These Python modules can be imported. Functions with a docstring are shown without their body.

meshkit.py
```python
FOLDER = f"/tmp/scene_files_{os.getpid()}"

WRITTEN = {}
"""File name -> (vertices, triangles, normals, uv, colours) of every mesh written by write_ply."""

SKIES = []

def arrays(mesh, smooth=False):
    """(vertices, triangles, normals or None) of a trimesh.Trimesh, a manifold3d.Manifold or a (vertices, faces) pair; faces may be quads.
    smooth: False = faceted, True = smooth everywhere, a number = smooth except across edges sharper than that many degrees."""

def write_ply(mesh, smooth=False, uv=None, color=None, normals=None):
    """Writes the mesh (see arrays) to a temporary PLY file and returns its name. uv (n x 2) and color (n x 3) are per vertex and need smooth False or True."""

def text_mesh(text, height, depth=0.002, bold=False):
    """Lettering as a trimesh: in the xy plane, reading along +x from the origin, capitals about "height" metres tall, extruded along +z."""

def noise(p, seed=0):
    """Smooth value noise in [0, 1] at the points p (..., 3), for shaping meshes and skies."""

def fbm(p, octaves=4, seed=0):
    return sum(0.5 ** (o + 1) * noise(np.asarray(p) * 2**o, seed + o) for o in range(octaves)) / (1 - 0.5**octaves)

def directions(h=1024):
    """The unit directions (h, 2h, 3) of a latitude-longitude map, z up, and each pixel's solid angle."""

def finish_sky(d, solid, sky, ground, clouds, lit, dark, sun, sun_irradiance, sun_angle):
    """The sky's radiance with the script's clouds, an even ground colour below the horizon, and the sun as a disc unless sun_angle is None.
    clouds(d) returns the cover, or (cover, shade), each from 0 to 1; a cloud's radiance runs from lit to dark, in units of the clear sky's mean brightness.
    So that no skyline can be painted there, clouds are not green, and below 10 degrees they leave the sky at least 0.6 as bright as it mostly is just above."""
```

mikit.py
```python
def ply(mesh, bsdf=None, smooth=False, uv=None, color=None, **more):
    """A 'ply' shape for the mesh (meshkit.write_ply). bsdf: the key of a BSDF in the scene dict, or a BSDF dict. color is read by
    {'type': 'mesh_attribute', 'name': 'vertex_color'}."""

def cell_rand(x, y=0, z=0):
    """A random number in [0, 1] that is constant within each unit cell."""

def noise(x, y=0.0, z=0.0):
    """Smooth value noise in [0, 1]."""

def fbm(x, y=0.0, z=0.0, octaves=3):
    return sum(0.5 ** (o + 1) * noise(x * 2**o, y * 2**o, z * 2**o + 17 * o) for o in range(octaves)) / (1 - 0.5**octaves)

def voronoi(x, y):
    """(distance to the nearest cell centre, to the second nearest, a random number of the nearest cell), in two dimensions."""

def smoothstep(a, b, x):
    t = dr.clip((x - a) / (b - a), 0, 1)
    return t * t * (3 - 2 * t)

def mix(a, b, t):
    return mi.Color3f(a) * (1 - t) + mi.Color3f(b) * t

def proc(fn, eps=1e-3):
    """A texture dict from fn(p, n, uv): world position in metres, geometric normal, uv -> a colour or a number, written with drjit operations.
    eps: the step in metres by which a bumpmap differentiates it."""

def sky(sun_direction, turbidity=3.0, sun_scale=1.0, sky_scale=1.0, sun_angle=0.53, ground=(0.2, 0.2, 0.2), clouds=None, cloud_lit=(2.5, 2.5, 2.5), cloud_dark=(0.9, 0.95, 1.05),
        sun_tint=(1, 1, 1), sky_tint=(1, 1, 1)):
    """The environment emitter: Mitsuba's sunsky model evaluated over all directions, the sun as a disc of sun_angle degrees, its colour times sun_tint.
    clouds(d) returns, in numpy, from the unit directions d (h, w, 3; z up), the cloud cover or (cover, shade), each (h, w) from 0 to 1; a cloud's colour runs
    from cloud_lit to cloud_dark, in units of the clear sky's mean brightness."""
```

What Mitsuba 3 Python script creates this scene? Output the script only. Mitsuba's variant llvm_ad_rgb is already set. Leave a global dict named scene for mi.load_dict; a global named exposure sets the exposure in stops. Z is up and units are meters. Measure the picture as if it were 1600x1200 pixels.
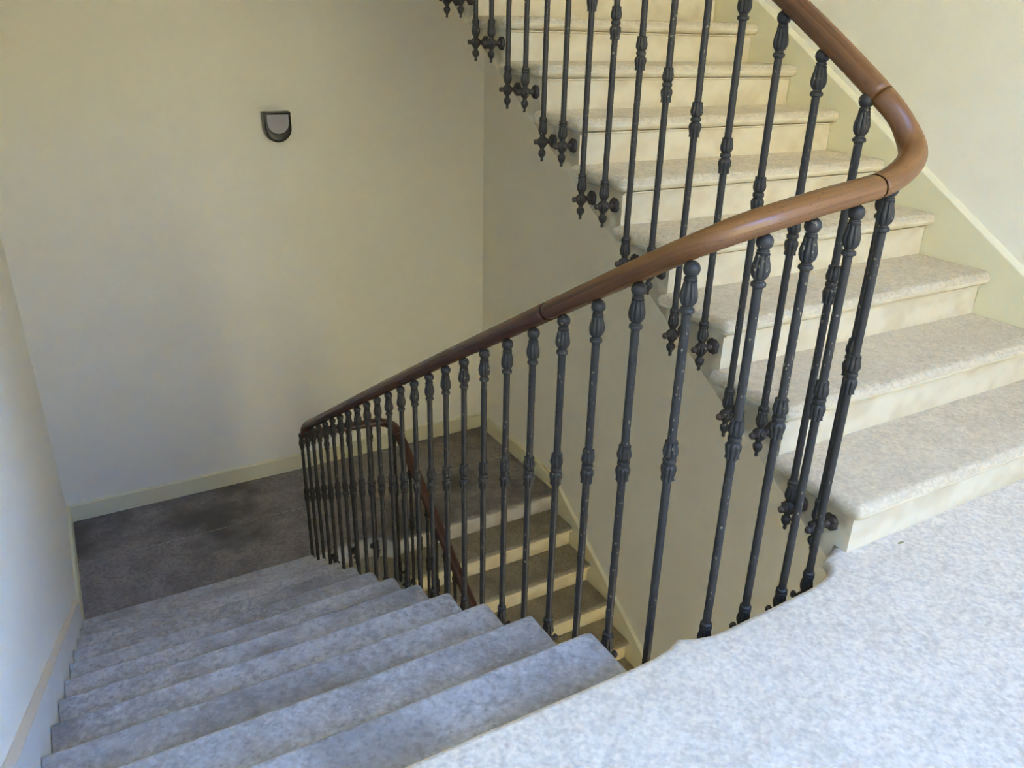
import math, numpy as np, trimesh, mitsuba as mi, drjit as dr, mikit
from mikit import proc, noise, fbm, voronoi, smoothstep, mix
from scipy.spatial import Delaunay
import shapely, shapely.geometry as sg

T = mi.ScalarTransform4f
rng = np.random.default_rng(7)
scene, labels = {}, {}

# ------------------------------------------------------------------ camera, sky, exposure
CAM = np.array([-0.0222, -1.0338, 1.2747])
YAW, PITCH, ROLL = 0.5251, -0.4199, 0.0239
fw = np.array([math.sin(YAW) * math.cos(PITCH), math.cos(YAW) * math.cos(PITCH), math.sin(PITCH)])
rt = np.array([math.cos(YAW), -math.sin(YAW), 0.0])
up0 = np.cross(rt, fw)
upv = -math.sin(ROLL) * rt + math.cos(ROLL) * up0
scene['camera'] = {'type': 'perspective', 'fov': math.degrees(2 * math.atan(800 / 1244.8)), 'fov_axis': 'x',
                   'near_clip': 0.02, 'far_clip': 200.0,
                   'to_world': T().look_at(origin=CAM.tolist(), target=(CAM + fw).tolist(), up=upv.tolist())}
SUN = np.array([0.75, 0.5, 0.6]) / np.linalg.norm([0.75, 0.5, 0.6])    # behind the stairwell: it lights the house across the courtyard
scene['sky'] = mikit.sky(SUN.tolist(), turbidity=2.0, sun_scale=0.0, sky_scale=1.0, ground=(0.25, 0.22, 0.17), sky_tint=(0.80, 1.22, 1.90))
scene['sun'] = {'type': 'directional', 'direction': (-SUN).tolist(), 'irradiance': {'type': 'rgb', 'value': [0.55, 0.47, 0.36]}}
exposure = 6.6

# ------------------------------------------------------------------ dimensions (metres, upper landing at z = 0)
R = 0.165                       # riser
TD = 0.2931                     # tread of the flight going down
XL, XR, YB, YF = -0.341, 2.942, 4.606, -2.3
XD, XU = 0.975, 1.665           # stone faces on the two sides of the open well
ZH = -12 * R                    # half landing
ZG = 2 * ZH                     # floor one storey below
ZT = -ZG                        # floor one storey above
SK = 0.020                      # skirting thickness

# ------------------------------------------------------------------ materials
def two(b): return {'type': 'twosided', 'b': b}

def bsdf(key, col, rough=0.5, bump=None, bscale=1.0, eps=1e-3, **kw):
    p = {'type': 'principled', 'base_color': col if isinstance(col, dict) else {'type': 'rgb', 'value': list(col)},
         'roughness': rough if isinstance(rough, dict) else float(rough), **kw}
    if bump is not None:
        p = {'type': 'bumpmap', 'tex': proc(bump, eps), 'scale': bscale, 'b': p}
    scene[key] = two(p)

def wall_col(p, n, uv):
    big = fbm(p.x * 1.3 + 5, p.y * 1.3, p.z * 1.1, 3)
    fine = fbm(p.x * 14, p.y * 14, p.z * 14, 2)
    c = mix((0.72, 0.685, 0.56), (0.74, 0.705, 0.58), big)
    return c * (0.98 + 0.04 * fine)

def wall_bump(p, n, uv):
    return 0.0006 * fbm(p.x * 60, p.y * 60, p.z * 60, 3) + 0.0015 * noise(p.x * 6, p.y * 6, p.z * 6)

bsdf('m_wall', proc(wall_col), 0.62, wall_bump, 1.0, specular=0.3)
bsdf('m_facade', (0.42, 0.32, 0.15), 0.9)
bsdf('m_ceiling', (0.74, 0.71, 0.60), 0.8)

def skirt_col(p, n, uv):
    return mix((0.62, 0.58, 0.38), (0.68, 0.635, 0.425), fbm(p.x * 3, p.y * 3, p.z * 3, 3))
bsdf('m_skirt', proc(skirt_col), 0.42, specular=0.45)
bsdf('m_skirt_bluelit', (0.66, 0.65, 0.58), 0.45, specular=0.45)  # same skirting paint, with blue skylight put into the colour
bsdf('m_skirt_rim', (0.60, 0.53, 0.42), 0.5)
def cap_col(p, n, uv):
    return mix((0.64, 0.60, 0.43), (0.70, 0.655, 0.48), fbm(p.x * 9, p.y * 9, p.z * 9, 3))
bsdf('m_skirt_cap', proc(cap_col), 0.42, specular=0.45)

def stone(p, n, clean, flat, dirt_lo, grime, edge=0.0, grain=1.0):
    big = fbm(p.x * 1.7, p.y * 1.7, p.z * 1.7, 3)
    mid = fbm(p.x * 11 + 3, p.y * 11, p.z * 11, 3)
    fleck = fbm(p.x * 120, p.y * 120, p.z * 120, 2)
    d1, d2, rr = voronoi(p.x * 55 + 1.6 * noise(p.x * 40, p.y * 40, p.z * 40), p.y * 55 + p.z * 45)
    shell = smoothstep(0.34, 0.14, d1)
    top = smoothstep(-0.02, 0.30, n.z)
    riser = mix(clean, mi.Color3f(clean) * mi.Color3f(0.88, 0.84, 0.78), smoothstep(0.35, 0.75, mid))
    # stains on the faces towards the well, around the iron brackets
    well = smoothstep(0.7, 0.95, dr.abs(n.x)) * smoothstep(0.42, 0.68, fbm(p.x * 12, p.y * 12, p.z * 9 + 4, 3))
    riser = mix(riser, mi.Color3f(clean) * mi.Color3f(0.52, 0.48, 0.42), 0.75 * well)
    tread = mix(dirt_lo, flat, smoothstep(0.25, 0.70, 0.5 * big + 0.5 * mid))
    grit = fbm(p.x * 62 + 5, p.y * 62, p.z * 62, 3)
    tread = mix(tread, mi.Color3f(dirt_lo) * 0.80, grain * 0.50 * smoothstep(0.50, 0.72, grit))
    tread = mix(tread, mi.Color3f(flat) * 1.14, grain * 0.40 * smoothstep(0.44, 0.28, grit))
    tread = tread * (0.79 + 0.42 * fleck)
    tread = mix(tread, mi.Color3f(flat) * 1.16, 0.30 * shell * smoothstep(0.80, 0.90, rr))
    tread = mix(tread, mi.Color3f(dirt_lo) * 0.66, 0.40 * shell * smoothstep(0.10, 0.04, rr))
    sm = smoothstep(0.50, 0.72, fbm(p.x * 2.6 + 31, p.y * 2.6 + 7, p.z * 2.6, 4))
    tread = mix(tread, mi.Color3f(dirt_lo) * 0.55, grime * sm)
    lip = smoothstep(0.02, 0.25, n.z) * smoothstep(0.85, 0.45, n.z)      # hand-worn dirt in the rounded lip
    tread = mix(tread, mi.Color3f(clean) * mi.Color3f(0.55, 0.48, 0.40), edge * lip)
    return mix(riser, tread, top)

def stone_up(p, n, uv):   return stone(p, n, (0.60, 0.53, 0.375), (0.53, 0.455, 0.325), (0.46, 0.39, 0.275), 0.0, 0.15, 0.5)
def stone_land(p, n, uv): return stone(p, n, (0.64, 0.57, 0.43), (0.595, 0.535, 0.43), (0.54, 0.485, 0.385), 0.0, 0.15, 0.65)
def stone_down(p, n, uv): return stone(p, n, (0.50, 0.46, 0.40), (0.45, 0.45, 0.445), (0.28, 0.27, 0.255), 0.62, 1.0)
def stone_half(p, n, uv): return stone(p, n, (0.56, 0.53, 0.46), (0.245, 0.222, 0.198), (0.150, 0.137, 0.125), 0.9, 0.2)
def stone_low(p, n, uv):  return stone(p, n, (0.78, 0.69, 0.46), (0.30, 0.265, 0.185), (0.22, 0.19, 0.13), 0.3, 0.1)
def stone_bump(p, n, uv):
    return 0.0012 * fbm(p.x * 45, p.y * 45, p.z * 45, 3) + 0.0022 * noise(p.x * 9, p.y * 9, p.z * 9)
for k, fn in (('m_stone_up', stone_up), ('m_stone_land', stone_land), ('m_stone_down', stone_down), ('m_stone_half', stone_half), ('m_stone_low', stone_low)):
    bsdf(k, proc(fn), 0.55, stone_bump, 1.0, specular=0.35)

def iron_col(p, n, uv):
    f = smoothstep(0.70, 0.76, fbm(p.x * 190, p.y * 190, p.z * 110, 3))
    g = smoothstep(0.45, 0.62, fbm(p.x * 6 + 3, p.y * 6, p.z * 5, 2))
    dust = fbm(p.x * 25, p.y * 25, p.z * 25, 2)
    c = mix((0.020, 0.0185, 0.0165), (0.037, 0.033, 0.028), dust)
    return mix(c, (0.30, 0.25, 0.15), 0.75 * f * g)
bsdf('m_iron', proc(iron_col), 0.42, specular=0.3)
def rust_col(p, n, uv):
    return mix((0.028, 0.025, 0.023), (0.060, 0.042, 0.033), fbm(p.x * 40, p.y * 40, p.z * 40, 2))
bsdf('m_bracket', proc(rust_col), 0.5, specular=0.4)

def wood_col(p, n, uv):   # uv: (along the rail in metres, around); varnish worn at the landing bend, shade on the flights painted in dark
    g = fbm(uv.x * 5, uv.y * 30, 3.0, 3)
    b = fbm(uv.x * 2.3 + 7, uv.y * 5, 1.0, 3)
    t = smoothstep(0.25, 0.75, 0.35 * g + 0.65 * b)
    w = smoothstep(WEAR_SHADE[0], WEAR_SHADE[1], uv.x) * (1 - 0.65 * smoothstep(WEAR_SHADE[2], WEAR_SHADE[3], uv.x))
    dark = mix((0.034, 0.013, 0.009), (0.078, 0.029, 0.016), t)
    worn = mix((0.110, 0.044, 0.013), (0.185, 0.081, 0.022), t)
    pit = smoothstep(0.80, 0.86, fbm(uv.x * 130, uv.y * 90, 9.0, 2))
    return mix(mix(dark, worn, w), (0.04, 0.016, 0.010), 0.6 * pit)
WEAR_SHADE = [5.3, 6.3, 8.0, 8.8]
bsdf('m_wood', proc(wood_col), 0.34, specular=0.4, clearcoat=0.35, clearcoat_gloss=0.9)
bsdf('m_black', (0.012, 0.0115, 0.011), 0.3, specular=0.5)
bsdf('m_diffuser', (0.30, 0.29, 0.31), 0.35, specular=0.5)
bsdf('m_white', (0.75, 0.75, 0.73), 0.5)
bsdf('m_leaf', (0.23, 0.20, 0.09), 0.6)

# ------------------------------------------------------------------ helpers
def add(key, mesh, mat, smooth=False, label=None, cat=None, kind=None, group=None, **kw):
    scene[key] = mikit.ply(mesh, mat, smooth, **kw)
    tag(key, label, cat, kind, group)
    return key

def tag(key, label=None, cat=None, kind=None, group=None):
    d = {k: v for k, v in (('label', label), ('category', cat), ('kind', kind), ('group', group)) if v}
    if d: labels[key] = d

def numbered(key, i): return key if i == 0 else f'{key}_{i:03d}'

def box(x0, x1, y0, y1, z0, z1):
    m = trimesh.creation.box((x1 - x0, y1 - y0, z1 - z0))
    m.apply_translation(((x0 + x1) / 2, (y0 + y1) / 2, (z0 + z1) / 2))
    return m

def cat(ms): return trimesh.util.concatenate(ms)

def prism_yz(pts, x0, x1):
    """polygon in (y, z) extruded along x"""
    poly = sg.Polygon(pts)
    m = trimesh.creation.extrude_polygon(poly, x1 - x0)
    v = m.vertices.copy()
    m.vertices = np.c_[v[:, 2] + x0, v[:, 0], v[:, 1]]
    m.fix_normals()
    return m

def nz(x, y, s, k):
    """cheap smooth numpy noise for wear, about -1..1"""
    return (np.sin(x * s + 1.7 * k) * np.cos(y * s * 1.31 + 0.9 * k) + 0.6 * np.sin(x * s * 2.3 + y * s * 1.9 + 2.3 * k)) / 1.6

def slab(pts, nosed, ztop, rad, zfun=None, step=0.05, grid=0.07, warp=None):
    """A flat slab whose 'nosed' edges are full bullnoses. pts: outline (anticlockwise), nosed[i]: edge i -> i+1 is a nosing."""
    P, E = [], []
    n = len(pts)
    for i in range(n):
        a, b = np.array(pts[i], float), np.array(pts[(i + 1) % n], float)
        m = max(1, int(math.ceil(np.linalg.norm(b - a) / step)))
        for j in range(m):
            P.append(a + (b - a) * j / m)
            E.append(nosed[i])
    P, m = np.array(P), len(P)
    nv = np.zeros_like(P)
    for i in range(m):
        ns = []
        for a, b, f in ((i - 1, i, E[i - 1]), (i, (i + 1) % m, E[i])):
            if f:
                d = P[b] - P[a]; d = d / np.linalg.norm(d); ns.append(np.array([d[1], -d[0]]))
        if len(ns) == 1: nv[i] = ns[0]
        elif ns:
            s = ns[0] + ns[1]; s /= np.linalg.norm(s); nv[i] = s / max(0.5, s @ ns[0])
    V, F = [], []
    L = 9
    for k in range(L):
        ph = math.pi / 2 - math.pi * k / (L - 1)
        q = P - nv * rad * (1 - math.cos(ph))
        V.append(np.c_[q, np.full(m, ztop - rad + rad * math.sin(ph))])
    V = np.vstack(V)
    for k in range(L - 1):
        for i in range(m):
            j = (i + 1) % m
            a, b, c, d = k * m + i, k * m + j, (k + 1) * m + j, (k + 1) * m + i
            F += [[a, d, c], [a, c, b]]
    top = V[:m, :2]
    poly = sg.Polygon(top).buffer(0)
    x0, y0, x1, y1 = poly.bounds
    gx, gy = np.meshgrid(np.arange(x0 + grid / 2, x1, grid), np.arange(y0 + grid / 2, y1, grid))
    g = np.c_[gx.ravel(), gy.ravel()]
    g = g[shapely.contains_xy(poly.buffer(-grid * 0.35), g[:, 0], g[:, 1])]
    allp = np.vstack([top, g])
    tri = Delaunay(allp).simplices
    c = allp[tri].mean(1)
    tri = tri[shapely.contains_xy(poly.buffer(1e-6), c[:, 0], c[:, 1])]
    a = allp[tri]
    s = np.cross(a[:, 1] - a[:, 0], a[:, 2] - a[:, 0])
    tri = tri[np.abs(s) > 1e-9]; s = s[np.abs(s) > 1e-9]
    tri[s < 0] = tri[s < 0][:, ::-1]
    base = len(V)
    V = np.vstack([V, np.c_[g, np.full(len(g), ztop)]])
    idx = np.r_[np.arange(m), base + np.arange(len(g))]
    F = np.vstack([np.array(F), idx[tri]])
    idb = np.r_[(L - 1) * m + np.arange(m)]
    tb = tri[(tri < m).all(1)]
    # bottom: its own triangulation of the outline
    pb = V[idb, :2]; tb = Delaunay(pb).simplices; c = pb[tb].mean(1)
    tb = tb[shapely.contains_xy(sg.Polygon(pb).buffer(1e-6), c[:, 0], c[:, 1])]
    s = np.cross(pb[tb][:, 1] - pb[tb][:, 0], pb[tb][:, 2] - pb[tb][:, 0])
    tb[s > 0] = tb[s > 0][:, ::-1]
    F = np.vstack([F, idb[tb]])
    if zfun is not None:
        w = zfun(V[:, 0], V[:, 1])
        V[:, 2] += w * np.clip((V[:, 2] - (ztop - 2 * rad)) / (2 * rad) + 0.35, 0.35, 1)
    if warp is not None: V = warp(V)
    return trimesh.Trimesh(V, F, process=False)

# ------------------------------------------------------------------ the shell of the stairwell
def struct(key, mesh, mat, **kw): return add(key, mesh, mat, kind='structure', **kw)

TOP = ZT + 0.0
struct('wall_back', box(XL - 0.25, XR + 0.25, YB, YB + 0.25, ZG - 0.2, TOP), 'm_wall')
struct('wall_left', box(XL - 0.25, XL, YF, YB, ZG - 0.2, TOP), 'm_wall')
struct('wall_right', box(XR, XR + 0.25, YF, YB, ZG - 0.2, TOP), 'm_wall')
WX0, WX1, WZ0, WZ1 = -0.20, 2.75, 0.4, 3.5      # the landing's window, behind the camera
struct('wall_front', cat([box(XL - .25, WX0, YF - .3, YF, ZG - .2, TOP), box(WX1, XR + .25, YF - .3, YF, ZG - .2, TOP),
                          box(WX0, WX1, YF - .3, YF, ZG - .2, ZG + WZ0), box(WX0, WX0 + 1.5, YF - .3, YF, ZG + WZ0, ZG + WZ1), box(WX0, WX1, YF - .3, YF, ZG + WZ1, WZ0), box(WX0, WX1, YF - .3, YF, WZ1, TOP)]), 'm_wall')
fr = [box(WX0, WX0 + .06, YF - .2, YF - .13, WZ0, WZ1), box(WX1 - .06, WX1, YF - .2, YF - .13, WZ0, WZ1),
      box(WX0 + .06, WX1 - .06, YF - .2, YF - .13, WZ0, WZ0 + .06), box(WX0 + .06, WX1 - .06, YF - .2, YF - .13, WZ1 - .06, WZ1)]
struct('window_1', cat(fr), 'm_white')
fr2 = [box(WX0 + 1.5, WX0 + 1.56, YF - .2, YF - .13, ZG + WZ0, ZG + WZ1), box(WX1 - .06, WX1, YF - .2, YF - .13, ZG + WZ0, ZG + WZ1)]
struct('window_2', cat(fr2), 'm_white')   # one storey below
struct('floor', box(XL, XR, YF, YB, ZG - 0.2, ZG), 'm_stone_low')
struct('unseen_courtyard_facade', cat([box(-16, 1.0, -14.5, -11.8, ZG - 4, 9.5), box(1.0, 7.5, -14.5, -11.8, ZG - 4, 6.6), box(7.5, 22, -14.5, -11.8, ZG - 4, -1.5)]), 'm_facade')  # unseen house opposite; stepped heights and gap shaped to steer warm and blue light
struct('courtyard_ground', box(-16, 22, -11.8, YF - .3, ZG - 4.2, ZG - 4), 'm_facade')
# next storey: upper half landing, the soffit of the flight above and the landing overhead
struct('ceiling', cat([box(XL, XR, YF, 0.0, ZT - 0.25, ZT - 0.02),
                       prism_yz([(-0.0, ZT - 0.25), (3.2, ZT + ZH - 0.22), (3.2, ZT + ZH - 0.02), (-0.0, ZT - 0.02)], XL, XD),
                       box(XL - .25, XR + .25, YF - .3, YB + .25, TOP, TOP + 0.2)]), 'm_ceiling')
struct('floor_upper_half_landing', box(XL, XR, 3.09, YB, -ZH - 0.2, -ZH), 'm_stone_up')

# ------------------------------------------------------------------ flights of stone steps
NR = 0.024                      # bullnose radius
OV, RS = 0.030, 0.034           # overhang on the well side, riser set back behind the nosing

def flight_steps(root, steps, s, xw, xwall, slope, mat, seed):
    """steps: list of (z, yw, yr, nyw, nyr, first): nosing at the well and at the wall, and that of the step above."""
    dx = 1.0 if xwall > xw else -1.0
    W = abs(xwall - xw)
    for i, (z, yw, yr, nyw, nyr, first) in enumerate(steps):
        t0 = 0.5 * (abs(nyw - yw) + abs(nyr - yr))
        def warp(V, z=z, yw=yw, yr=yr, nyw=nyw, nyr=nyr, t0=t0):
            f = np.clip(V[:, 0] / W, 0, 1)
            yn = yw + (yr - yw) * f
            tt = np.abs(nyw - yw) + (np.abs(nyr - yr) - np.abs(nyw - yw)) * f
            v = np.where(V[:, 1] > 0.05, 0.05 + (V[:, 1] - 0.05) * (tt - 0.05 + RS) / (t0 - 0.05 + RS), V[:, 1])
            return np.c_[xw + dx * V[:, 0], yn + s * v, V[:, 2] + z]
        b = t0 + RS - 0.001
        k = seed + i
        def wear(x, y, k=k, b=b):
            u0 = 0.55 + 0.1 * math.sin(k)
            return (-0.0045 * np.exp(-((x - u0) / 0.32) ** 2) * np.exp(-(y / 0.16) ** 2) + 0.0009 * nz(x, y, 17, k) + 0.0007 * nz(x, y, 41, k + 3))
        # local plan: u from the well, v from the nosing; outline anticlockwise seen from above in (u, v)
        c = 0.02
        arc = [(-OV + c - c * math.sin(a), c - c * math.cos(a)) for a in np.linspace(math.pi / 2, 0, 6)]
        tail = b + 0.022
        pts = arc + [(W, 0), (W, b), (0.012, b), (0.006, tail - 0.006), (-0.006, tail), (-OV + 0.008, tail - 0.004), (-OV, tail - 0.014)]
        ns = [True] * len(arc) + [False, False] + [True] * 5
        tread = slab(pts, ns, 0.0, NR, wear)
        # block under the tread
        soff = lambda v: -0.246 + slope * (v - RS)
        h = R
        if first:
            sec = [(RS, -2 * NR - 0.012), (RS, -h + 0.0008), (0.078, -h + 0.0008), (0.078, min(soff(0.078), -h + 0.0008)), (b, soff(b)), (b, -0.03), (0.038, -0.03), (0.038, -2 * NR - 0.003), (0.024, -2 * NR - 0.004), (0.024, -2 * NR - 0.009)]
        else:
            sec = [(RS, -2 * NR - 0.012), (RS, soff(RS)), (b, soff(b)), (b, -0.03), (0.038, -0.03), (0.038, -2 * NR - 0.003), (0.024, -2 * NR - 0.004), (0.024, -2 * NR - 0.009)]
        poly = sg.Polygon(sec)
        body = trimesh.creation.extrude_polygon(poly, W)
        bv = body.vertices.copy()
        body = trimesh.Trimesh(np.c_[bv[:, 2], bv[:, 0], bv[:, 1]], body.faces, process=False)
        V = np.vstack([tread.vertices, body.vertices])
        F = np.vstack([tread.faces, body.faces + len(tread.vertices)])
        m = trimesh.Trimesh(warp(V), F, process=False)
        body2 = trimesh.Trimesh(warp(body.vertices), body.faces, process=False)
        if body2.volume < 0: F[len(tread.faces):] = F[len(tread.faces):, ::-1]
        if dx * s < 0: F[:len(tread.faces)] = F[:len(tread.faces), ::-1]
        m = trimesh.Trimesh(m.vertices, F, process=False)
        add(f'{root}__{numbered("step", i)}', m, mat, 35)

GAP = 0.003
# going down along the left wall (it climbs towards the camera); step 1 is the lowest
def yD(k): return (12 - k) * TD
st = [(ZH + k * R, yD(k), yD(k), yD(k + 1), yD(k + 1), k == 1) for k in range(1, 12)]
flight_steps('stair_flight', st, -1, XD, XL + SK + GAP, R / TD, 'm_stone_down', 3)
tag('stair_flight', 'worn grey stone stair flight descending along the left wall to the dark half landing', 'stair flight')
# going up along the right wall
def yUw(j): return 0.297 + (j - 2) * 0.2755
def yUr(j): return 0.026 + (j - 1) * 0.265
st = [(j * R, yUw(j), yUr(j), yUw(j + 1), yUr(j + 1), j == 1) for j in range(1, 12)]
flight_steps('stair_flight_001', st, 1, XU, XR - SK - GAP, 0.60, 'm_stone_up', 31)
tag('stair_flight_001', 'cream stone stair flight with rounded nosings rising along the right wall', 'stair flight')
# the flight below, between the half landing and the storey underneath
def yLn(k): return 3.34 - 0.2556 * k
st = [(ZH - k * R, yLn(k), yLn(k), yLn(k - 1), yLn(k - 1), k == 11) for k in range(11, 0, -1)]
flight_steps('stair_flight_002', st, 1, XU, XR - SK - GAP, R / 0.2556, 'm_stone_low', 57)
tag('stair_flight_002', 'shaded lower stone stair flight with brown treads seen through the balusters below the half landing', 'stair flight')

# ------------------------------------------------------------------ landings
def landing(key, pts, nosed, ztop, body, thick, mat, seed):
    wear = lambda x, y: 0.0012 * nz(x, y, 7, seed) + 0.0008 * nz(x, y, 19, seed + 2)
    a = slab(pts, nosed, ztop, NR, wear, grid=0.09)
    b = trimesh.creation.extrude_polygon(sg.Polygon(body), thick - 0.03)
    b.apply_translation((0, 0, ztop - thick))
    return add(key, cat([a, b]), mat, 35, kind='structure')

xl, xr = XL + 0.001, XR - 0.001
edge = [(xl, 0.0), (0.90, 0.0), (0.96, 0.0015), (1.003, 0.008), (1.027, 0.017), (1.044, 0.023), (1.050, 0.0235), (1.062, 0.016), (1.082, 0.006), (1.12, -0.003),
        (1.16, -0.005), (1.25, -0.002), (1.36, 0.002), (1.45, 0.006), (1.50, 0.011), (1.535, 0.019), (1.563, 0.030), (1.580, 0.044), (1.589, 0.058),
        (1.596, 0.070), (1.608, 0.077), (1.632, 0.082), (1.665, 0.100), (xr, 0.100)]
up_pts = edge[::-1] + [(xl, YF + 0.001), (xr, YF + 0.001)]
up_ns = [False] + [True] * (len(edge) - 2) + [False] * 3
bodyU = [(xl, -RS), (1.0, -RS), (1.05, -0.012), (1.10, -0.034), (1.50, -0.022), (1.56, 0.0), (1.60, 0.05), (1.665, 0.098), (xr, 0.098), (xr, YF + 0.001), (xl, YF + 0.001)]
landing('floor_landing', up_pts, up_ns, 0.0, bodyU, 0.20, 'm_stone_land', 5)

YE = 3.455                      # well edge of the half landing
hedge = [(xl, 3.196), (0.99, 3.196), (1.004, 3.22), (1.010, 3.30), (1.022, 3.36), (1.050, 3.405), (1.09, 3.432), (1.15, YE - .008), (1.25, YE), (1.38, YE), (1.47, YE - .006), (1.53, YE - .022),
         (1.565, YE - .05), (1.580, 3.365), (1.590, 3.348), (1.61, 3.341), (1.64, 3.34), (xr - SK - .002, 3.34)]
YJ = 4.025                      # joint between the two slabs of the half landing
zh0 = ZH
pts = hedge + [(xr - SK - .002, YJ), (xl, YJ)]
ns = [False] + [True] * (len(hedge) - 2) + [False] * 3
wearh = lambda x, y: 0.0012 * nz(x, y, 6, 11)
a = slab(pts, ns, ZH, NR, wearh, grid=0.09)
bodyH = [(xl, 3.22), (0.97, 3.22), (0.98, 3.36), (1.03, 3.43), (1.12, YE + .02), (1.25, YE + RS), (1.40, YE + RS), (1.52, YE + .02), (1.60, 3.39), (1.62, 3.374), (xr - SK - .002, 3.374), (xr - SK - .002, YJ), (xl, YJ)]
b = trimesh.creation.extrude_polygon(sg.Polygon(bodyH), 0.15); b.apply_translation((0, 0, ZH - 0.19))
struct('floor_half_landing', box(xl, xr, YJ - .3, YB - .001, ZH - 0.23, ZH - 0.192), 'm_wall')
add('floor_half_landing__slab', cat([a, b]), 'm_stone_half', 35)
JG = 0.003
a = slab([(xl, YJ + JG), (xr - .001, YJ + JG), (xr - .001, YB - .001), (xl, YB - .001)], [False] * 4, ZH + 0.001, NR, lambda x, y: 0.0012 * nz(x, y, 6, 13), grid=0.09)
add('floor_half_landing__slab_001', cat([a, box(xl, xr - .001, YJ + JG, YB - .001, ZH - .19, ZH - .04)]), 'm_stone_half', 35)

# ------------------------------------------------------------------ skirtings
def sloped(key, y0, z0, y1, z1, x, inward, drop=0.33, mat='m_skirt', cap='m_skirt_cap'):
    """Skirting board along a flight; (y0,z0)-(y1,z1) is its top edge. inward: +1 if the stair lies towards +x."""
    xa, xb = sorted((x, x + inward * SK))
    c = 0.022
    sl = (z1 - z0) / (y1 - y0)
    struct(key, prism_yz([(y0, z0 - c), (y1, z1 - c), (y1, z1 - drop), (y0, z0 - drop)], xa, xb), mat)
    # bevelled cap strip
    n = 2
    V = []
    for y, z in ((y0, z0), (y1, z1)):
        V += [(x, y, z - c), (x + inward * SK, y, z - c), (x + inward * SK, y, z - c + 0.005), (x + inward * 0.004, y, z), (x, y, z)]
    F = []
    for i in range(5):
        j = (i + 1) % 5
        F += [[i, j, j + 5], [i, j + 5, i + 5]]
    F += [[0, 2, 1], [0, 3, 2], [0, 4, 3], [5, 6, 7], [5, 7, 8], [5, 8, 9]]
    m = trimesh.Trimesh(V, F, process=False); m.fix_normals()
    add(key + '__cap', m, cap)

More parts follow.
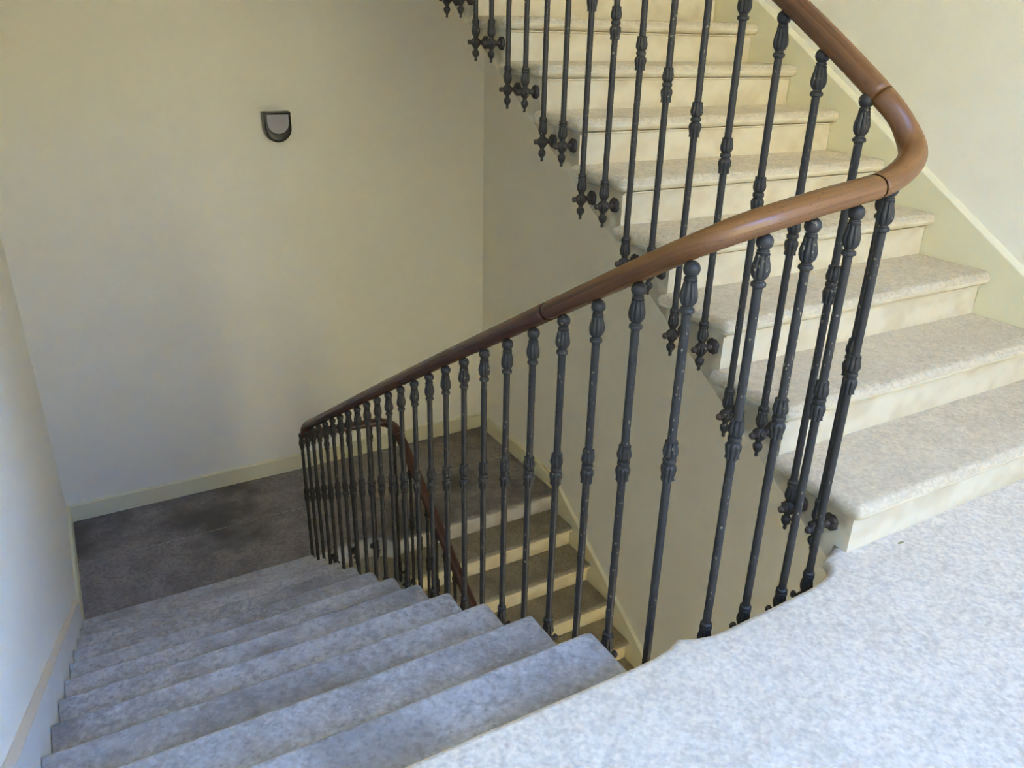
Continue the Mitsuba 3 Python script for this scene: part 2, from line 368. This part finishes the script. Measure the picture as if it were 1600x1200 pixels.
sloped('trim_1', 0.02, 0.165 + 0.103 - 0.004, 3.05, 0.165 + 0.103 + 3.024 * 0.6172, XR, -1, 0.36)
sloped('trim_2', 3.40, ZH + 0.115 + 0.02, 0.4, ZH + 0.12 - 2.94 * 0.6455, XR, -1, 0.36)
sloped('trim_3', 3.30, -3.30 * 0.563 + 0.125, -0.16, 0.12 + 0.09, XL, 1, 0.36, 'm_skirt_bluelit', 'm_skirt_rim')
def straight(key, x0, x1, y0, y1, z, h):
    struct(key, box(x0, x1, y0, y1, z, z + h - 0.007), 'm_skirt')
    c = box(x0, x1, y0, y1, z + h - 0.007, z + h)
    v = c.vertices.copy()
    topv = v[:, 2] > z + h - 0.003
    if key == 'baseboard_back': v[topv & (v[:, 1] < (y0 + y1) / 2), 1] += 0.006
    elif 'left' in key: v[topv & (v[:, 0] > (x0 + x1) / 2), 0] -= 0.006
    elif 'right' in key: v[topv & (v[:, 0] < (x0 + x1) / 2), 0] += 0.006
    c = trimesh.Trimesh(v, c.faces, process=False)
    add(key + '__cap', c, 'm_skirt')
straight('baseboard_back', XL + SK, XR - SK, YB - SK, YB, ZH + 0.002, 0.128)
straight('baseboard_left', XL, XL + SK, 3.30, YB, ZH + 0.002, 0.128)
straight('baseboard_right', XR - SK, XR, 3.40, YB, ZH + 0.002, 0.128)
straight('baseboard_landing_right', XR - SK, XR, YF + .001, 0.02, 0.002, 0.15)
straight('baseboard_landing_left', XL, XL + SK, YF + .001, -0.16, 0.002, 0.15)

# ------------------------------------------------------------------ the iron balustrade with its wooden handrail
RAIL = 'stair_railing'
tag(RAIL, 'dark iron stair railing with a brown wooden handrail winding around the open well', 'railing')

def lathe(prof, nth=48):
    """prof rows: (z, r, lobes amplitude); leaf lobes swell the radius around the axis"""
    prof = np.array(prof, float)
    th = np.linspace(0, 2 * math.pi, nth, endpoint=False)
    V = []
    for z, r, a in prof:
        g = np.abs(np.mod(th * 8 / (2 * math.pi), 1.0) - 0.5) * 2       # 1 in the grooves between eight leaves, 0 on the ribs
        lob = 1 + a * (0.35 - 1.7 * g ** 4 + 0.25 * (1 - np.minimum(g * 4, 1)))
        V.append(np.c_[r * lob * np.cos(th), r * lob * np.sin(th), np.full(nth, z)])
    V = np.vstack(V); F = []
    n = len(prof)
    for k in range(n - 1):
        for i in range(nth):
            j = (i + 1) % nth
            F += [[k * nth + i, (k + 1) * nth + j, (k + 1) * nth + i], [k * nth + i, k * nth + j, (k + 1) * nth + j]]
    c0, c1 = len(V), len(V) + 1
    V = np.vstack([V, [[0, 0, prof[0, 0]], [0, 0, prof[-1, 0]]]])
    for i in range(nth):
        j = (i + 1) % nth
        F += [[c0, i, j], [c1, (n - 1) * nth + j, (n - 1) * nth + i]]
    F = np.array(F)
    m = trimesh.Trimesh(V, F, process=False)
    if m.volume < 0: m = trimesh.Trimesh(V, F[:, ::-1], process=False)
    return m

def smooth_prof(ctrl, n):
    """Catmull-Rom through (z, r, a) rows"""
    c = np.array(ctrl, float); c = np.vstack([2 * c[0] - c[1], c, 2 * c[-1] - c[-2]])
    out = []
    for i in range(1, len(c) - 2):
        for t in np.linspace(0, 1, n, endpoint=False):
            p0, p1, p2, p3 = c[i - 1:i + 3]
            out.append(0.5 * (2 * p1 + (p2 - p0) * t + (2 * p0 - 5 * p1 + 4 * p2 - p3) * t * t + (3 * p1 - p0 - 3 * p2 + p3) * t ** 3))
    out.append(c[-2])
    o = np.array(out); o[:, 1] = np.maximum(o[:, 1], 0.002)
    return o.tolist()

SR = 0.0098
TOPP = [[-0.094, SR, 0], [-0.0905, 0.0115, 0], [-0.089, 0.0148, 0], [-0.0845, 0.0155, 0], [-0.081, 0.0142, 0], [-0.0785, 0.0105, 0], [-0.0755, 0.0102, 0]] \
    + smooth_prof([(-0.0745, 0.0118, .02), (-0.068, 0.0155, .10), (-0.058, 0.0176, .13), (-0.046, 0.0165, .14), (-0.034, 0.0138, .14), (-0.0265, 0.0128, .12), (-0.0225, 0.0136, .16)], 3) \
    + [[-0.0222, 0.0112, 0], [-0.0205, 0.0112, 0], [-0.0198, 0.0128, 0], [-0.0165, 0.0128, 0], [-0.0155, 0.0105, 0], [-0.012, 0.0100, 0]]
MIDP = [[-0.049, SR, 0], [-0.0485, 0.0140, .22]] + smooth_prof([(-0.047, 0.0142, .20), (-0.040, 0.0136, .14), (-0.028, 0.0158, .14), (-0.017, 0.0168, .12), (-0.010, 0.0140, .04)], 3) \
    + [[-0.0085, 0.0118, 0], [-0.0062, 0.0118, 0], [-0.0052, 0.0142, 0], [-0.002, 0.0152, 0], [0.002, 0.0152, 0], [0.0052, 0.0142, 0], [0.0062, 0.0118, 0], [0.0085, 0.0118, 0]] \
    + smooth_prof([(0.010, 0.0138, .04), (0.017, 0.0162, .12), (0.027, 0.0160, .14), (0.038, 0.0136, .14), (0.045, 0.0136, .20)], 3) + [[0.0465, 0.0136, .20], [0.0475, 0.0112, 0], [0.049, SR, 0]]
BASEP = [[-0.148, 0.0015, 0], [-0.147, 0.0042, 0], [-0.142, 0.0058, 0], [-0.137, 0.0045, 0], [-0.134, 0.0055, 0]] \
    + smooth_prof([(-0.132, 0.0080, .05), (-0.125, 0.0118, .10), (-0.117, 0.0138, .10), (-0.112, 0.0128, .06)], 3) \
    + [[-0.110, 0.0100, 0], [-0.107, 0.0078, 0], [-0.102, 0.0080, 0]] \
    + smooth_prof([(-0.099, 0.0105, .05), (-0.090, 0.0165, .14), (-0.080, 0.0188, .14), (-0.071, 0.0165, .14), (-0.066, 0.0120, .05)], 3) \
    + [[-0.064, 0.0092, 0], [-0.0605, 0.0090, 0]] \
    + smooth_prof([(-0.058, 0.0110, .05), (-0.048, 0.0156, .12), (-0.038, 0.0160, .13), (-0.027, 0.0136, .13), (-0.020, 0.0130, .14)], 3) \
    + [[-0.0185, 0.0118, 0], [-0.0165, 0.0118, 0], [-0.0155, 0.0142, 0], [-0.0125, 0.0152, 0], [-0.0095, 0.0142, 0], [-0.0085, 0.0125, 0], [-0.0065, 0.0142, 0], [-0.003, 0.0146, 0], [0.0, 0.0130, 0], [0.002, SR, 0]]

ball = trimesh.creation.uv_sphere(radius=0.0172, count=[16, 24])
ball_ply = mikit.ply(ball, 'm_iron', True)

def bracket_mesh(arm):
    """arm towards +x: cross knob, arm and a rosette that is set against the stone at x = arm"""
    ms = []
    def along(prof):
        m = lathe([(z, r, a) for z, r, a in prof], 20)
        v = m.vertices.copy()
        return trimesh.Trimesh(np.c_[v[:, 2], v[:, 1], -v[:, 0]], m.faces, process=False)
    ms.append(along([(0.012, 0.010, 0), (0.016, 0.0085, 0), (arm - 0.024, 0.0075, 0), (arm - 0.021, 0.0105, 0), (arm - 0.017, 0.0120, 0), (arm - 0.014, 0.0100, 0), (arm - 0.012, 0.016, .1),
                     (arm - 0.010, 0.0215, .14), (arm - 0.006, 0.0245, .12), (arm - 0.002, 0.0255, .08), (arm - 0.0005, 0.0255, .08)]))
    ms.append(along([(-0.036, 0.002, 0), (-0.0355, 0.0055, 0), (-0.033, 0.0090, 0), (-0.029, 0.0102, 0), (-0.025, 0.0090, 0), (-0.0225, 0.0062, 0), (-0.020, 0.0060, 0), (-0.018, 0.0095, 0), (-0.015, 0.0105, 0), (-0.012, 0.0100, 0)]))
    for sgn in (-1, 1):
        k = trimesh.creation.uv_sphere(radius=0.0062, count=[8, 10]); k.apply_translation((0, sgn * 0.0195, 0)); ms.append(k)
    return cat(ms)
BR = {}
def bracket_ply(arm):
    key = round(arm, 3)
    if key not in BR: BR[key] = mikit.ply(bracket_mesh(key), 'm_bracket', 40)
    return BR[key]

MIDZ = 0.430
count = [0]
def baluster(x, y, zball, zring, direction, arm):
    zball = zball - 0.005
    i = count[0]; count[0] += 1
    key = f'{RAIL}__{numbered("baluster", i)}'
    prof = [(zring + (z * 1.08 if z < 0 else z), r, a) for z, r, a in BASEP]
    zm = zball - MIDZ
    prof += [(zm + z, r, a) for z, r, a in MIDP] + [(zball + z, r, a) for z, r, a in TOPP]
    m = lathe(prof, 64)
    m.apply_transform(trimesh.transformations.rotation_matrix(rng.uniform(0, 1.5), (0, 0, 1)))
    m.apply_translation((x, y, 0))
    scene[key] = mikit.ply(m, 'm_iron', 40)
    scene[key + '__ball_knob'] = {**ball_ply, 'to_world': T().translate([x, y, zball])}
    scene[key + '__bracket'] = {**bracket_ply(arm), 'to_world': T().translate([x, y, zring - 0.0865]).rotate([0, 0, 1], direction)}
    return np.array([x, y, zball])

RX = 0.0440                      # rail centre above the ball's centre
# lower flight (climbs to the half landing)
low = []
XBU, XBD = XU - 0.050, XD + 0.069
def zballL(y): return -1.145 + (y - 3.20) * 0.60 if y < 3.20 else -1.145 + (y - 3.20) * 0.30
ys = [3.30 - 0.1278 * k for k in range(0, 18)]
for y in ys[::-1]:
    k = math.ceil((3.34 - y) / 0.2556 - 1e-6)          # tread it stands beside
    zr = ZH - k * R - 0.015
    low.append(baluster(XBU, y, zballL(y), zr, 0, 0.050))
# around the half landing
half = [baluster(1.49, YE - 0.052, -1.120, ZH - 0.015, 90, 0.052 + RS - .002), baluster(1.345, YE - 0.050, -1.112, ZH - 0.015, 90, 0.050 + RS - .002),
        baluster(1.20, YE - 0.050, -1.105, ZH - 0.015, 90, 0.050 + RS - .004)]
# flight going down the left wall, from its foot upwards
def zballD(y):
    return float(np.interp(y, ZBD[0], ZBD[1]))
ZBD = (np.array([0.10, 0.27, 0.75, 1.20, 1.62, 2.05, 2.48, 2.95, 3.43]), np.array([0.862, 0.769, 0.494, 0.237, -0.007, -0.258, -0.512, -0.790, -1.072]))
down = []
for k in range(23, -1, -1):
    y = 0.268 + 0.1425 * (k - 1)
    if k == 0: y = 0.112
    n = math.ceil(y / TD - 1e-6)
    zr = -min(n, 12) * R - 0.015
    arm = 0.069 if n < 12 else 0.069
    down.append(baluster(XBD, y, zballD(y), zr, 180, arm))
# the four on the landing's edge
land = [baluster(1.160, 0.044, 0.913, -0.024, -90, 0.044 + RS - .004), baluster(1.291, 0.046, 0.932, -0.024, -90, 0.046 + RS - .006),
        baluster(1.422, 0.050, 0.946, -0.024, -90, 0.050 + RS - .012), baluster(1.540, 0.066, 0.982, -0.024, -62, 0.062)]
# flight going up the right wall
upb = []
upy = [0.128, 0.226]
for j in range(2, 12):
    c = 0.4375 + (j - 2) * 0.2755
    upy += [c - 0.068, c + 0.068]
for y in upy:
    j = 1 if y < 0.3 else int(round((y - 0.4375) / 0.2755 + 2 - 0.0)) if False else max(1, min(11, int(math.floor((y - 0.2995) / 0.2755)) + 2))
    zb = float(np.interp(y, [0.128, 0.21, 0.345, 0.48, 3.3], [0.994, 1.138, 1.222, 1.303, 1.303 + (3.3 - .48) * 0.600]))
    upb.append(baluster(1.603 if y < 0.2 else XBU, 0.120 if y < 0.2 else y, zb, j * R - 0.015, 0, 0.060 if y < 0.2 else 0.050))

# handrail: Catmull-Rom through the knobs
def spline(P, n=10):
    P = np.array(P); P = np.vstack([2 * P[0] - P[1], P, 2 * P[-1] - P[-2]])
    out = []
    for i in range(1, len(P) - 2):
        p0, p1, p2, p3 = P[i - 1:i + 3]
        d = [max(np.linalg.norm(b - a), 1e-4) ** 0.5 for a, b in ((p0, p1), (p1, p2), (p2, p3))]
        m1 = d[1] * ((p1 - p0) / d[0] - (p2 - p0) / (d[0] + d[1]) + (p2 - p1) / d[1])
        m2 = d[1] * ((p2 - p1) / d[1] - (p3 - p1) / (d[1] + d[2]) + (p3 - p2) / d[2])
        for t in np.linspace(0, 1, n, endpoint=False):
            out.append((2 * t ** 3 - 3 * t * t + 1) * p1 + (t ** 3 - 2 * t * t + t) * m1 + (-2 * t ** 3 + 3 * t * t) * p2 + (t ** 3 - t * t) * m2)
    out.append(P[-2])
    return np.array(out)

def smooth_path(p, it):
    p = p.copy()
    for _ in range(it): p[1:-1] = 0.5 * p[1:-1] + 0.25 * (p[:-2] + p[2:])
    return p

up3 = np.array([0, 0, RX])
ctrl = [q + up3 for q in low] + [np.array([1.600, YE - 0.085, -1.095]), np.array([1.565, YE - .058, -1.083])] + [q + up3 for q in half] \
    + [np.array([1.105, YE - .055, -1.066]), np.array([1.062, YE - .085, -1.050])] + [q + up3 for q in down[1:-1]] \
    + [np.array([1.045, 0.135, 0.883]), np.array([1.062, 0.082, 0.915]), np.array([1.105, 0.058, 0.937])] + [q + up3 for q in land[:-1]] \
    + [np.array([1.500, 0.054, 0.993]), np.array([1.560, 0.064, 1.012]), np.array([1.612, 0.083, 1.026]), np.array([1.650, 0.106, 1.044]), np.array([1.664, 0.134, 1.072]), np.array([1.654, 0.164, 1.114]), np.array([1.635, 0.195, 1.150])] + [q + up3 for q in upb[2:]]
path = smooth_path(spline(ctrl, 8), 30)
seg = np.r_[0, np.cumsum(np.linalg.norm(np.diff(path, axis=0), axis=1))]

def rail_mesh(path, s, wear_seed, nth=28):
    V, UV = [], []
    hw, hh = 0.0300, 0.0260
    th = np.linspace(0, 2 * math.pi, nth + 1)
    n = len(path)
    for i in range(n):
        t = path[min(i + 1, n - 1)] - path[max(i - 1, 0)]; t /= np.linalg.norm(t)
        side = np.cross(t, [0, 0, 1]); side /= np.linalg.norm(side)
        u = np.cross(side, t)
        sc = 0.993 if i in (0, n - 1) else 1.0
        ct, stt = np.cos(th), np.sin(th)
        a = np.sign(ct) * np.abs(ct) ** 0.92 * hw * sc
        b = np.sign(stt) * np.abs(stt) ** 0.92 * hh * sc
        b = np.where(b < 0, np.maximum(b, -0.0225), b)
        V.append(path[i] + a[:, None] * side + b[:, None] * u)
        UV.append(np.c_[np.full(nth + 1, s[i]), th / (2 * math.pi)])
    V, UV = np.vstack(V), np.vstack(UV)
    F = []
    m = nth + 1
    for i in range(n - 1):
        for j in range(nth):
            F += [[i * m + j, i * m + j + 1, (i + 1) * m + j + 1], [i * m + j, (i + 1) * m + j + 1, (i + 1) * m + j]]
    for e, flip in ((0, False), (n - 1, True)):
        c = len(V); V = np.vstack([V, path[e]]); UV = np.vstack([UV, [s[e], 0.5]])
        for j in range(nth):
            F.append([c, e * m + j, e * m + j + 1] if flip else [c, e * m + j + 1, e * m + j])
    F = np.array(F)
    mm = trimesh.Trimesh(V, F, process=False)
    if mm.volume < 0: F = F[:, ::-1]
    return trimesh.Trimesh(V, F, process=False), UV

def nearest_s(pt): return float(seg[int(np.argmin(np.linalg.norm(path - np.array(pt), axis=1)))])
WEAR_SHADE[:] = [nearest_s((XBD, 0.75, 0.54)), nearest_s((1.16, 0.052, 0.95)), nearest_s((1.6, 0.12, 1.09)), nearest_s((XBU, 0.45, 1.3))]
def nearest(pt): return int(np.argmin(np.linalg.norm(path - np.array(pt), axis=1)))
cuts = [0, nearest((XBU, 3.20, -1.11)), nearest((XBD, 3.2, -0.9)), nearest((1.045, 0.62, 0.61)), nearest((1.47, 0.056, 0.99)), nearest((XBU, 0.20, 1.15)), len(path) - 1]
for i, (a, b) in enumerate(zip(cuts[:-1], cuts[1:])):
    m, uv = rail_mesh(path[a:b + 1], seg[a:b + 1], i)
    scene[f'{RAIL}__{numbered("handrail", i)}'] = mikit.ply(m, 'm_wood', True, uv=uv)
    tag(f'{RAIL}__{numbered("handrail", i)}', 'worn golden brown wooden handrail' if i in (3, 4) else 'brown varnished wooden handrail with shade painted in dark')

# ------------------------------------------------------------------ the wall lamp on the back wall
def d_outline(w, h, n=20, k=0.62):
    """flat top, straight sides, round bottom; centre of the top edge at (0, 0)"""
    r = w / 2
    y0 = -(h - r * 1.0)
    p = [(-r, 0.0), (-r, y0)] + [(-r * math.cos(a), y0 - r * math.sin(a)) for a in np.linspace(0, math.pi, n)[1:-1]] + [(r, y0), (r, 0.0)]
    return p
LX, LZ = 1.362, 0.736
def d_loft(levels, close_front=True):
    """levels: (depth from the wall, w, h, top z drop)"""
    V = []
    for d, w, h, dz in levels:
        V.append(np.array([(x + LX, YB - d, LZ - dz + z) for x, z in d_outline(w, h)]))
    m = len(V[0]); V = np.vstack(V); F = []
    for k in range(len(levels) - 1):
        for i in range(m):
            j = (i + 1) % m
            F += [[k * m + i, k * m + j, (k + 1) * m + j], [k * m + i, (k + 1) * m + j, (k + 1) * m + i]]
    for k in (0, len(levels) - 1):
        c = len(V); V = np.vstack([V, V[k * m:(k + 1) * m].mean(0)])
        for i in range(m): F.append([c, k * m + i, k * m + (i + 1) % m])
    t = trimesh.Trimesh(V, F, process=False); t.fix_normals()
    return t
add('wall_lamp__housing', d_loft([(0.0, .176, .190, 0), (0.02, .180, .196, 0), (0.055, .180, .196, 0), (0.075, .176, .188, .002), (0.082, .170, .172, .005), (0.082, .146, .128, .012), (0.076, .144, .126, .013)]), 'm_black', 30)
add('wall_lamp__diffuser', d_loft([(0.070, .143, .125, .0135), (0.084, .141, .123, .0145), (0.0865, .128, .111, .020)]), 'm_diffuser', 30, label='pale grey diffuser')
tag('wall_lamp', 'black shield-shaped wall lamp with pale grey diffuser on the back wall', 'lamp')

# ------------------------------------------------------------------ small litter
lf = trimesh.creation.icosphere(2, 1.0); lf.apply_scale((0.012, 0.004, 0.0012)); lf.apply_translation((1.838, 0.015, 0.0022))
add('leaf_fragment', lf, 'm_leaf', True, 'small dry greenish leaf fragment on the landing by the first rising step', 'leaf')
